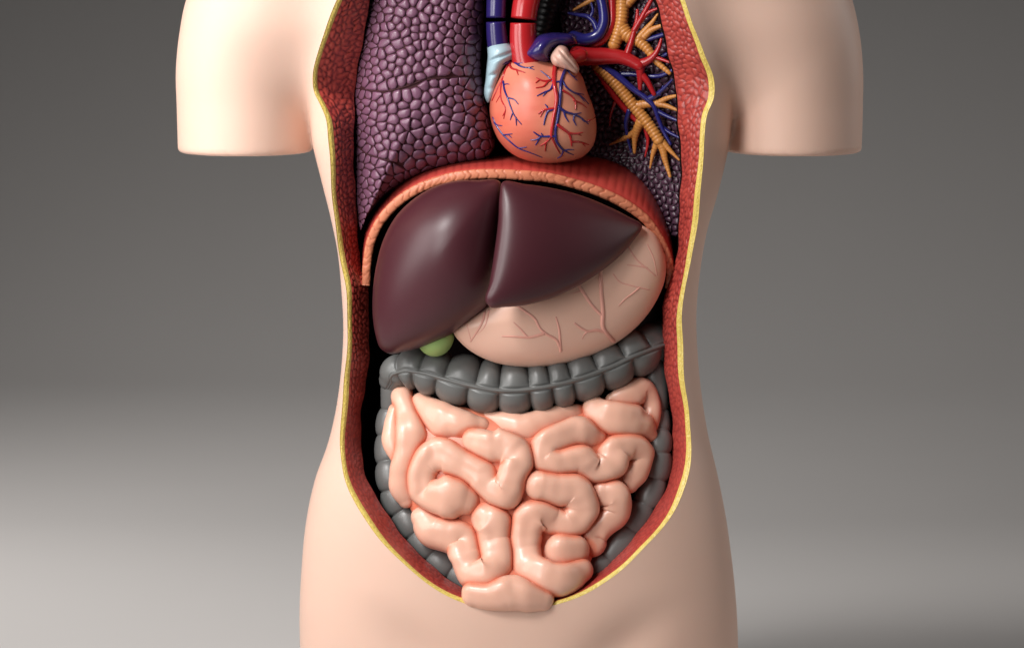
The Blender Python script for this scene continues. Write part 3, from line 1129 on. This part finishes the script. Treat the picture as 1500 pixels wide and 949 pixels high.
# main front groove
hv(A_, [(468, 366), (462, 420), (464, 480), (476, 540), (470, 600), (458, 660), (450, 720), (446, 760)], 3.6, 2.2)
hv(A_, [(446, 755), (470, 810), (495, 855)], 1.7, 0.9)
hv(A_, [(446, 760), (420, 790), (385, 812)], 1.7, 0.8)
hv(A_, [(418, 790), (412, 842)], 1.3, 0.7)
hv(V_, [(530, 380), (512, 420), (500, 460), (497, 520), (492, 590), (482, 660), (470, 740), (478, 790), (515, 838)], 2.6, 1.8)
hv(V_, [(515, 835), (500, 868), (482, 880)], 1.5, 0.8)
hv(V_, [(515, 835), (545, 852), (570, 862)], 1.4, 0.7)
hv(V_, [(515, 838), (545, 832), (572, 834)], 1.3, 0.6)
# left branches
hv(V_, [(498, 455), (460, 455), (425, 425), (388, 396)], 1.8, 0.8)
hv(V_, [(462, 456), (440, 500), (405, 515), (368, 534)], 1.9, 0.8)
hv(V_, [(420, 512), (400, 535)], 1.2, 0.7)
hv(A_, [(462, 440), (425, 452), (395, 450), (365, 435)], 2.2, 1.0)
hv(A_, [(430, 450), (405, 480), (362, 490)], 1.7, 0.8)
hv(A_, [(380, 445), (360, 462)], 1.2, 0.8)
hv(V_, [(492, 590), (455, 610), (430, 620), (412, 660), (405, 695)], 2.2, 0.9)
hv(V_, [(432, 618), (420, 590), (412, 582)], 1.4, 0.8)
hv(A_, [(468, 605), (430, 608), (400, 615), (375, 632)], 2.2, 1.0)
hv(A_, [(405, 612), (385, 650)], 1.3, 0.7)
hv(V_, [(472, 758), (430, 760), (385, 758), (348, 735)], 2.2, 0.9)
hv(V_, [(392, 760), (360, 778), (332, 780)], 1.5, 0.7)
hv(V_, [(385, 762), (370, 790), (358, 808)], 1.5, 0.7)
hv(V_, [(400, 757), (390, 742)], 1.2, 0.7)
# right branches
hv(V_, [(505, 445), (530, 485), (570, 515), (610, 535), (655, 580)], 1.9, 0.7)
hv(V_, [(575, 516), (600, 522), (628, 526)], 1.2, 0.6)
hv(V_, [(605, 532), (622, 555), (630, 565)], 1.1, 0.6)
hv(V_, [(528, 385), (560, 420), (590, 448)], 1.4, 0.7)
hv(V_, [(565, 425), (590, 425)], 1.0, 0.6)
hv(A_, [(510, 505), (545, 525), (570, 548), (582, 580), (580, 608)], 1.9, 0.9)
hv(A_, [(572, 560), (610, 575), (642, 600)], 1.5, 0.7)
hv(V_, [(490, 600), (530, 625), (575, 638), (610, 655), (652, 690)], 2.4, 0.8)
hv(V_, [(515, 618), (525, 650), (542, 678)], 1.6, 0.8)
hv(V_, [(575, 640), (570, 665), (585, 698)], 1.5, 0.7)
hv(V_, [(570, 636), (595, 632), (612, 628)], 1.2, 0.6)
hv(V_, [(615, 660), (635, 678), (662, 672)], 1.2, 0.6)
hv(A_, [(480, 695), (515, 720), (545, 745), (558, 790), (560, 812)], 2.6, 1.2)
hv(A_, [(545, 742), (580, 745), (620, 738)], 1.9, 0.9)
hv(A_, [(590, 745), (612, 755)], 1.2, 0.7)
hv(A_, [(560, 790), (600, 790), (655, 806)], 1.8, 0.8)
hv(A_, [(615, 792), (635, 815)], 1.1, 0.6)
hv(A_, [(650, 672), (680, 662), (693, 650)], 1.1, 0.6)
# upper left of the heart
hv(V_, [(245, 350), (280, 372), (315, 378), (345, 372)], 1.8, 0.7)
hv(V_, [(262, 355), (285, 352)], 1.2, 0.7)
hv(V_, [(318, 378), (350, 388)], 1.1, 0.6)
hv(A_, [(212, 352), (225, 380), (252, 390), (298, 405)], 2.0, 0.8)
hv(A_, [(252, 388), (262, 418)], 1.3, 0.7)
hv(A_, [(220, 350), (195, 385), (178, 430), (150, 490), (118, 560)], 1.9, 1.1)
hv(A_, [(175, 440), (165, 500), (170, 560), (190, 600), (182, 660)], 1.5, 0.8)
hv(A_, [(190, 620), (176, 645)], 1.1, 0.6)
hv(A_, [(166, 525), (140, 570)], 1.1, 0.6)
hv(V_, [(180, 455), (186, 500), (205, 550), (222, 600), (245, 650), (280, 692)], 1.8, 0.7)
hv(V_, [(182, 472), (200, 468), (212, 470)], 1.1, 0.6)
hv(V_, [(205, 545), (240, 555), (262, 580)], 1.3, 0.7)
hv(V_, [(232, 630), (222, 655), (218, 668)], 1.2, 0.6)
hv(V_, [(250, 655), (252, 698)], 1.2, 0.6)
hv(V_, [(122, 655), (145, 695), (172, 700)], 1.2, 0.6)
hv(V_, [(130, 680), (170, 740), (215, 785), (265, 825), (330, 850), (395, 876)], 1.7, 0.7)
hv(V_, [(180, 752), (205, 748), (228, 745)], 1.2, 0.6)
hv(V_, [(265, 825), (290, 822), (308, 818)], 1.1, 0.6)
hv(V_, [(205, 748), (225, 765)], 1.0, 0.6)

PALE = crop([(98, 245), (140, 232), (190, 230), (232, 258), (262, 296), (238, 332), (196, 358), (158, 430), (138, 500), (118, 552), (95, 575), (78, 545), (82, 430), (92, 320)], *HC)


def pale_b(x, y):
    return -5.0 * (np.exp(-((y - 92 + (x - 712) * 0.4) / 3.0) ** 2) + 0.9 * np.exp(-((y - 113 + (x - 712) * 0.3) / 3.0) ** 2) + 0.8 * np.exp(-((y - 130) / 3.0) ** 2))


Dome(PALE, (690 + 135 / 3.795, 345 / 3.795), 34, lambda x, y: 28 + 0 * x, p=2.2, q=2.0, back=25, bulge=pale_b, puff=True).build('right_atrium', 'paleblue', heart)
AUR = crop([(442, 318), (462, 280), (492, 254), (528, 262), (552, 302), (585, 345), (602, 388), (590, 410), (545, 392), (500, 378), (458, 362)], *HC)


def aur_b(x, y):
    s = (x - 818) * 0.75 - (y - 84) * 0.66
    return -4.5 * (np.exp(-((s + 5) / 2.2) ** 2) + np.exp(-((s - 8) / 2.2) ** 2))


Dome(AUR, (690 + 520 / 3.795, 335 / 3.795), 30, lambda x, y: 62 + 0 * x, p=2.4, q=2.0, back=25, bulge=aur_b, puff=True).build('left_auricle', 'auricle', heart)
PT = crop([(300, 310), (335, 250), (372, 202), (440, 184), (520, 186), (578, 196), (592, 238), (568, 262), (510, 252), (468, 268), (440, 305), (432, 348), (380, 345), (330, 330)], *HC)
Dome(PT, (690 + 410 / 3.795, 250 / 3.795), 40, lambda x, y: 42 - 0.25 * (x - 790), p=2.2, q=2.0, back=30, puff=True).build('pulmonary_trunk', 'trunk', heart)
v, f = tube_geo([(735, 95, 36, 16), (730, 70, 36, 15.5), (727.5, 48, 37, 15), (726.5, 32.2, 38, 14.4)], 2.5, 28, caps=False)[:2]
build('vena_cava_stump', v, f, 'trunk', heart)
v, f = tube_geo([(775, 105, 44, 22), (769, 80, 44, 20.5), (766.5, 55, 44, 19.6), (766.5, 34, 44, 18.8)], 2.5, 30, caps=False)[:2]
build('aorta_stump', v, f, 'artery', heart)
tube('pulmonary_vein_stump', crop([(545, 330, 52, 8.5), (575, 320, 46, 10), (608, 310, 38, 11)], *HC), 'artery', heart, nseg=18)

# ================================================================== stomach
STOM = [(664, 486), (676, 503), (697, 519), (725, 531), (762, 537), (803, 536), (850, 526), (900, 504), (940, 471), (964, 436), (975, 404), (973, 372), (958, 342), (935, 328), (890, 335), (830, 365), (770, 400), (715, 440), (680, 465)]
stom_d = Dome(STOM, (820, 455), 48, lambda x, y: 60 - 0.15 * (x - 820), p=2.4, q=2.0, back=50, n=240, rows=44)
stomach = thing('stomach', 'smooth tan stomach with pink raised vessels, tucked under the liver', 'organ', (800, 535, 40))
stomach_body = stom_d.build('stomach_body', 'stomach', stomach)
SCP = (700, 200, 2.712)
for pts, r0, r1 in [
    ([(486, 535), (490, 620), (496, 700), (496, 755), (538, 812)], 2.3, 2.5), ([(392, 575), (420, 620), (452, 668), (494, 712)], 2.2, 1.8), ([(385, 742), (410, 760), (435, 772), (470, 768), (512, 778)], 1.5, 2.0),
    ([(436, 772), (422, 786), (414, 802)], 1.5, 1.0), ([(412, 612), (380, 622), (345, 625)], 1.2, 0.8),
    ([(155, 672), (190, 695), (225, 722), (250, 765), (275, 785), (310, 805), (330, 848)], 1.6, 1.8), ([(310, 718), (322, 760), (326, 805), (328, 850)], 1.3, 1.9), ([(98, 792), (150, 794), (205, 797), (262, 782)], 1.2, 1.9),
    ([(143, 738), (170, 765), (198, 796)], 1.1, 1.5),
    ([(598, 440), (630, 490), (665, 520), (702, 552)], 1.3, 1.2), ([(592, 510), (640, 516), (672, 522)], 1.0, 1.2), ([(672, 430), (695, 480), (710, 550)], 1.1, 1.0),
    ([(538, 548), (560, 575), (610, 592), (680, 608)], 1.2, 1.0), ([(640, 600), (615, 622), (590, 640), (560, 670)], 1.4, 1.2), ([(592, 640), (575, 640)], 0.9, 0.6)]:
    tube('vessel', on(stom_d, pts, r0 * 1.4, -1.2, r1 * 1.35, *SCP), 'svein', stomach_body, step=2.5, nseg=8)
SC4 = (500, 200, 2.875)
for pts, r0, r1 in [([(605, 742), (595, 780), (575, 815), (545, 862)], 1.8, 1.1), ([(622, 735), (615, 770), (600, 805), (572, 832)], 1.4, 0.9), ([(530, 790), (540, 830), (548, 860)], 0.9, 1.0)]:
    tube('vessel', on(stom_d, pts, r0 * 1.4, -1.2, r1 * 1.35, *SC4), 'svein', stomach_body, step=2.5, nseg=8)

# ================================================================== gall bladder
gall = Dome([(612, 505), (620, 516), (632, 522), (648, 520), (660, 509), (665, 494), (660, 480), (640, 470), (618, 478)], (640, 496), 26, lambda x, y: 70 + 0 * x, p=2.0, q=2.0, back=22, n=90, rows=18).build('gall_bladder', 'gall')
tag(gall, 'small light green gall bladder peeking out below the liver', 'organ')

# ================================================================== liver
LIV1 = [(733, 267), (700, 264), (668, 265), (638, 273), (608, 290), (580, 317), (562, 350), (551, 390), (546, 430), (546, 462), (550, 490), (558, 511), (570, 518), (592, 515), (625, 506), (658, 491), (690, 468), (714, 447), (722, 420), (729, 370), (734, 320), (736, 285)]
LIV2 = [(735, 268), (770, 270), (810, 276), (850, 286), (890, 302), (920, 317), (941, 331), (930, 350), (908, 375), (880, 398), (845, 420), (805, 438), (770, 447), (738, 450), (718, 450), (712, 443), (717, 415), (724, 370), (730, 320), (732, 285)]
liver = thing('liver', 'glossy dark maroon two-lobed liver filling the space beneath the orange rim', 'organ', (640, 515, 40))
liv1 = Dome(LIV1, (638, 380), 84, lambda x, y: 56 + 0.20 * (x - 545) + 0.05 * (y - 400), q=2.3, back=16, n=280, rows=50, puff=True,
            bulge=lambda x, y: 14 * np.exp(-((x - 648) / 95) ** 2 - ((y - 325) / 85) ** 2))
liv1.build('right_lobe', 'liver', liver)
liv2 = Dome(LIV2, (800, 352), 44, lambda x, y: 119 + 0.22 * (y - 340) - 0.38 * (x - 800), q=2.6, back=34, n=280, rows=50, puff=True)
liv2.build('left_lobe', 'liver', liver)

# ================================================================== large intestine
big = thing('large_intestine', 'dark grey pouched large intestine framing the pink coils on three sides', 'organ', (760, 850, 0))


def colon(name, path, cons, taenia=None, nseg=96, step=1.2, notch=0.2, upper=None):
    q = spline(path, step)
    c = M(q[:, 0], q[:, 1], q[:, 2])
    arc = np.concatenate([[0], np.cumsum(np.linalg.norm(np.diff(c, axis=0), axis=1))])
    def arcs(cl):
        mk = [arc[int(np.argmin(np.hypot(q[:, 0] - a, q[:, 1] - b)))] for a, b in cl]
        return np.array([-30.0] + sorted(mk) + [arc[-1] + 30])
    mlow, mup = arcs(cons), arcs(upper or cons)

    def rf(u, a):
        w = sstep(-0.12, 0.12, np.sin(a))
        return rf1(u, a, mlow) * (1 - w) + rf1(u, a, mup) * w

    def rf1(u, a, marks):
        d = np.min(np.abs(u[..., None] - marks), -1)
        mids = np.searchsorted(marks, u) - 1
        mids = np.clip(mids, 0, len(marks) - 2)
        half = (marks[mids + 1] - marks[mids]) / 2
        s = np.clip(d / np.maximum(half, 1), 0, 1)
        body = np.clip(1 - (1 - s) ** 2.1, 0, 1) ** 0.6
        r = 1 - notch * (1 - body)
        da = np.angle(np.exp(1j * (a - (taenia if taenia is not None else 0))))
        if taenia is not None:
            near = np.exp(-(da / 0.15) ** 2)
            r = r * (1 - near) + near * 0.955
            band = np.exp(-(da / 0.06) ** 4)
            lines = np.exp(-((np.abs(da) - 0.10) / 0.03) ** 2)
            r = r + 0.02 * band - 0.05 * lines
        return r + 0 * a
    v, f, *_ = tube_geo(q, step, nseg, rfun=rf, raw=True)
    return build(name, v, f, 'colon', big)


TC = [(574, 556, 6, 19), (580, 545, 12, 25), (594, 540, 20, 29), (615, 541, 28, 33), (650, 550, 36, 37), (690, 560, 41, 40.5), (735, 567, 44, 42.5), (790, 563, 44, 42.5), (840, 552, 39, 41.5), (890, 534, 29, 40), (930, 516, 14, 38), (955, 506, -6, 35), (972, 500, -32, 30)]
trans = colon('transverse_colon', TC, [(592, 541), (613, 541), (646, 549), (690, 559), (733, 566), (774, 564), (805, 559), (834, 552), (874, 538), (915, 522), (950, 508)], taenia=0.0, notch=0.3, nseg=200,
      upper=[(592, 541), (622, 542), (656, 551), (700, 560), (733, 566), (776, 564), (804, 559), (833, 552), (870, 540), (908, 525), (938, 512)])
tube('taenia_band', [(x, y + 0.122 * r, z + 0.962 * r, 1.9) for x, y, z, r in TC[2:]], 'colon', trans, step=4, nseg=12)
colon('ascending_colon', [(576, 560, 2, 18), (574, 590, 0, 18), (570, 620, 2, 20), (570, 658, 10, 22), (573, 700, 26, 23), (583, 735, 32, 24), (601, 766, 40, 25), (624, 798, 50, 26), (650, 826, 60, 25), (685, 850, 70, 22)],
      [(573, 600), (570, 638), (571, 678), (577, 716), (590, 748), (611, 780), (636, 811), (662, 836)], nseg=48, step=1.5, notch=0.24)
colon('descending_colon', [(960, 540, -2, 20), (962, 580, 2, 19), (964, 615, 8, 19), (965, 650, 28, 20), (963, 685, 32, 21), (953, 722, 38, 22), (934, 758, 48, 23), (908, 797, 60, 24), (876, 831, 72, 21), (846, 850, 80, 18)],
      [(963, 600), (965, 634), (964, 662), (959, 700), (944, 740), (922, 776), (888, 819), (860, 842)], nseg=48, step=1.5, notch=0.2)

# ================================================================== small intestine
GC = (560, 540, 2.636)
small = thing('small_intestine', 'pink coiled mass of small intestine in the lower belly', 'organ', (755, 890, 80))


def gut_z(x, y):
    dx, dy = (x - 758) / 215.0, (y - 730) / 190.0
    return 48 + 54 * np.clip(1 - dx * dx * 0.9 - np.where(dy < 0, dy * dy * 1.45, -dy * dy * 0.1), -1, 1.3) + 52 * sstep(780, 885, y)


LOOPS = [
    # measured in the 2.636x enlargement: x, y, radius, extra depth
    [(74, 108, 42, 2), (92, 170, 44, 2), (106, 245, 47, 6), (92, 320, 46, 4), (72, 395, 44, 0), (70, 460, 43, -4), (92, 508, 30, -8)],
    [(52, 160, 28, 2), (38, 220, 34, 2), (38, 285, 38, 2), (60, 340, 32, 0)],
    [(150, 130, 40, -2), (195, 165, 52, 0), (255, 195, 58, 2), (320, 218, 54, 0), (375, 225, 42, -6)],
    [(352, 268, 44, 4), (420, 292, 51, 6), (490, 312, 54, 5), (525, 350, 52, 6), (505, 410, 56, 8), (478, 468, 56, 6), (420, 455, 52, 2), (375, 405, 46, 2), (310, 368, 44, 2), (240, 335, 50, 4), (175, 355, 50, 4), (150, 415, 46, 4), (170, 475, 48, 2), (250, 492, 68, 5), (325, 510, 54, 0)],
    [(155, 575, 44, -2), (190, 625, 62, 2), (260, 650, 58, 2), (312, 660, 52, 2), (325, 730, 56, 2), (345, 790, 55, 0), (410, 795, 56, 2), (442, 740, 58, 4), (432, 660, 58, 4), (425, 595, 58, 4), (392, 562, 50, 0)],
    [(352, 872, 46, 2), (420, 880, 54, 2), (490, 868, 66, 2), (560, 880, 58, 2), (618, 890, 44, 0)],
    [(410, 190, 28, -12), (470, 205, 42, -10), (545, 225, 56, -8), (620, 208, 52, -8), (690, 178, 42, -8), (752, 165, 30, -8)],
    [(832, 262, 36, -4), (775, 245, 50, 2), (700, 262, 50, 4), (635, 300, 52, 4), (625, 345, 46, 3), (680, 358, 50, 4), (760, 352, 50, 5), (820, 392, 46, 3), (875, 370, 50, 6), (905, 310, 52, 6), (960, 295, 52, 4), (1002, 345, 42, 0), (980, 405, 44, 0), (955, 445, 36, -4)],
    [(815, 152, 42, 4), (865, 185, 58, 10), (940, 205, 60, 12), (1010, 225, 50, 6), (1035, 255, 28, 0)],
    [(885, 118, 24, 10), (940, 102, 44, 14), (1005, 82, 48, 14), (1040, 125, 34, 8), (1040, 190, 34, 2), (1028, 245, 28, -4)],
    [(600, 448, 52, 6), (670, 460, 56, 4), (745, 470, 62, 4), (770, 535, 58, 4), (725, 598, 54, 4), (660, 590, 46, 2), (600, 560, 54, 5), (562, 620, 54, 5), (556, 700, 54, 4), (575, 765, 56, 3), (640, 815, 60, 3), (710, 815, 56, 2), (768, 778, 48, -2)],
    [(690, 702, 64, 6), (740, 702, 60, 4)],
    [(848, 475, 44, 0), (895, 490, 56, 3), (908, 550, 52, 3), (860, 600, 48, 1), (805, 645, 42, -2), (818, 685, 40, -4)],
]


def make_small():
    data = []
    for L in LOOPS:
        p = crop(L, *GC)
        path = [(x, y, float(gut_z(x, y)) + dz * 1.0 - 4, r / GC[2] * 1.0) for x, y, r, dz in p]
        ph = len(data) * 1.7
        v, f, c, r, arc = tube_geo(path, 2.2, 36, flat=0.92, rfun=lambda u, a: 1 + 0.022 * np.sin(u * 0.13 + ph) * (1 + 0.6 * np.cos(a + ph)) + 0.01 * np.sin(u * 0.29 + 2 * ph + a))
        data.append((v, f, c, r, arc))
    NS = 36
    ang = np.linspace(0, 2 * math.pi, NS, endpoint=False)
    side = np.abs(np.sin(ang)) ** 1.3 * (np.cos(ang) > -0.75)

    def gaps(vl, i, arc):
        vr = np.repeat(np.arange(len(arc)), NS)
        gap = np.full(len(vl), 99.0)
        near = np.zeros((len(vl), 3))
        for j, (_, _, c2, r2, arc2) in enumerate(data):
            lo, hi = vl.min(0) - 26, vl.max(0) + 26
            k = np.all((c2 + r2[:, None] > lo) & (c2 - r2[:, None] < hi), axis=1)
            if not k.any():
                continue
            for s in range(0, len(vl), 4000):
                d = np.linalg.norm(vl[s:s + 4000, None] - c2[None, k], axis=2) - r2[None, k]
                if i == j:
                    d = np.where(np.abs(arc[vr[s:s + 4000]][:, None] - arc[None, k]) > 2.4 * r2[None, k], d, 99)
                m = d.argmin(1)
                dm = d[np.arange(len(m)), m]
                better = dm < gap[s:s + 4000]
                near[s:s + 4000] = np.where(better[:, None], c2[k][m], near[s:s + 4000])
                gap[s:s + 4000] = np.where(better, dm, gap[s:s + 4000])
        return gap, near
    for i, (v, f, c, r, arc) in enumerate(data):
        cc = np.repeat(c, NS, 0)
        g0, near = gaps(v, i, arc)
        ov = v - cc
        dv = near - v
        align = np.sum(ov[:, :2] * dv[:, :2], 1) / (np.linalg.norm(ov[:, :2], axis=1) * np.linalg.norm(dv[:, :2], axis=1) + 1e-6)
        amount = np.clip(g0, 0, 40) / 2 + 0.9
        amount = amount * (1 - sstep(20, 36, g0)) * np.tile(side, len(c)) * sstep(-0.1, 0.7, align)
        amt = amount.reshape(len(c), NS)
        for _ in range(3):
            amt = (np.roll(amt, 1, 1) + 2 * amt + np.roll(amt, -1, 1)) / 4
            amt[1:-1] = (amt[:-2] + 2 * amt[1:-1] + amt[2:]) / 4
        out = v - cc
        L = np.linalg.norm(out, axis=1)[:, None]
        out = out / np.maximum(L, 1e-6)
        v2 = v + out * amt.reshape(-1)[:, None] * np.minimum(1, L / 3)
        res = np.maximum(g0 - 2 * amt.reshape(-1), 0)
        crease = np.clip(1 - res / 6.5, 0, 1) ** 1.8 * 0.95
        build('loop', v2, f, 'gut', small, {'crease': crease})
    # the moulded sheet behind the coils
    o = Dome(crop([(60, 100), (140, 95), (250, 130), (400, 165), (560, 175), (720, 150), (860, 110), (1010, 70), (1040, 200), (1010, 330), (970, 440), (930, 560), (830, 680), (790, 770), (700, 840), (620, 890), (480, 905), (350, 880), (300, 790),
                    (240, 670), (140, 590), (80, 480), (40, 330)], *GC), (745, 710), 14, lambda x, y: gut_z(x, y) - 14, p=5.0, q=2.0, back=30)
    v, f = o.geo()
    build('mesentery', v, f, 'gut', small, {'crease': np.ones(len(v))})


make_small()
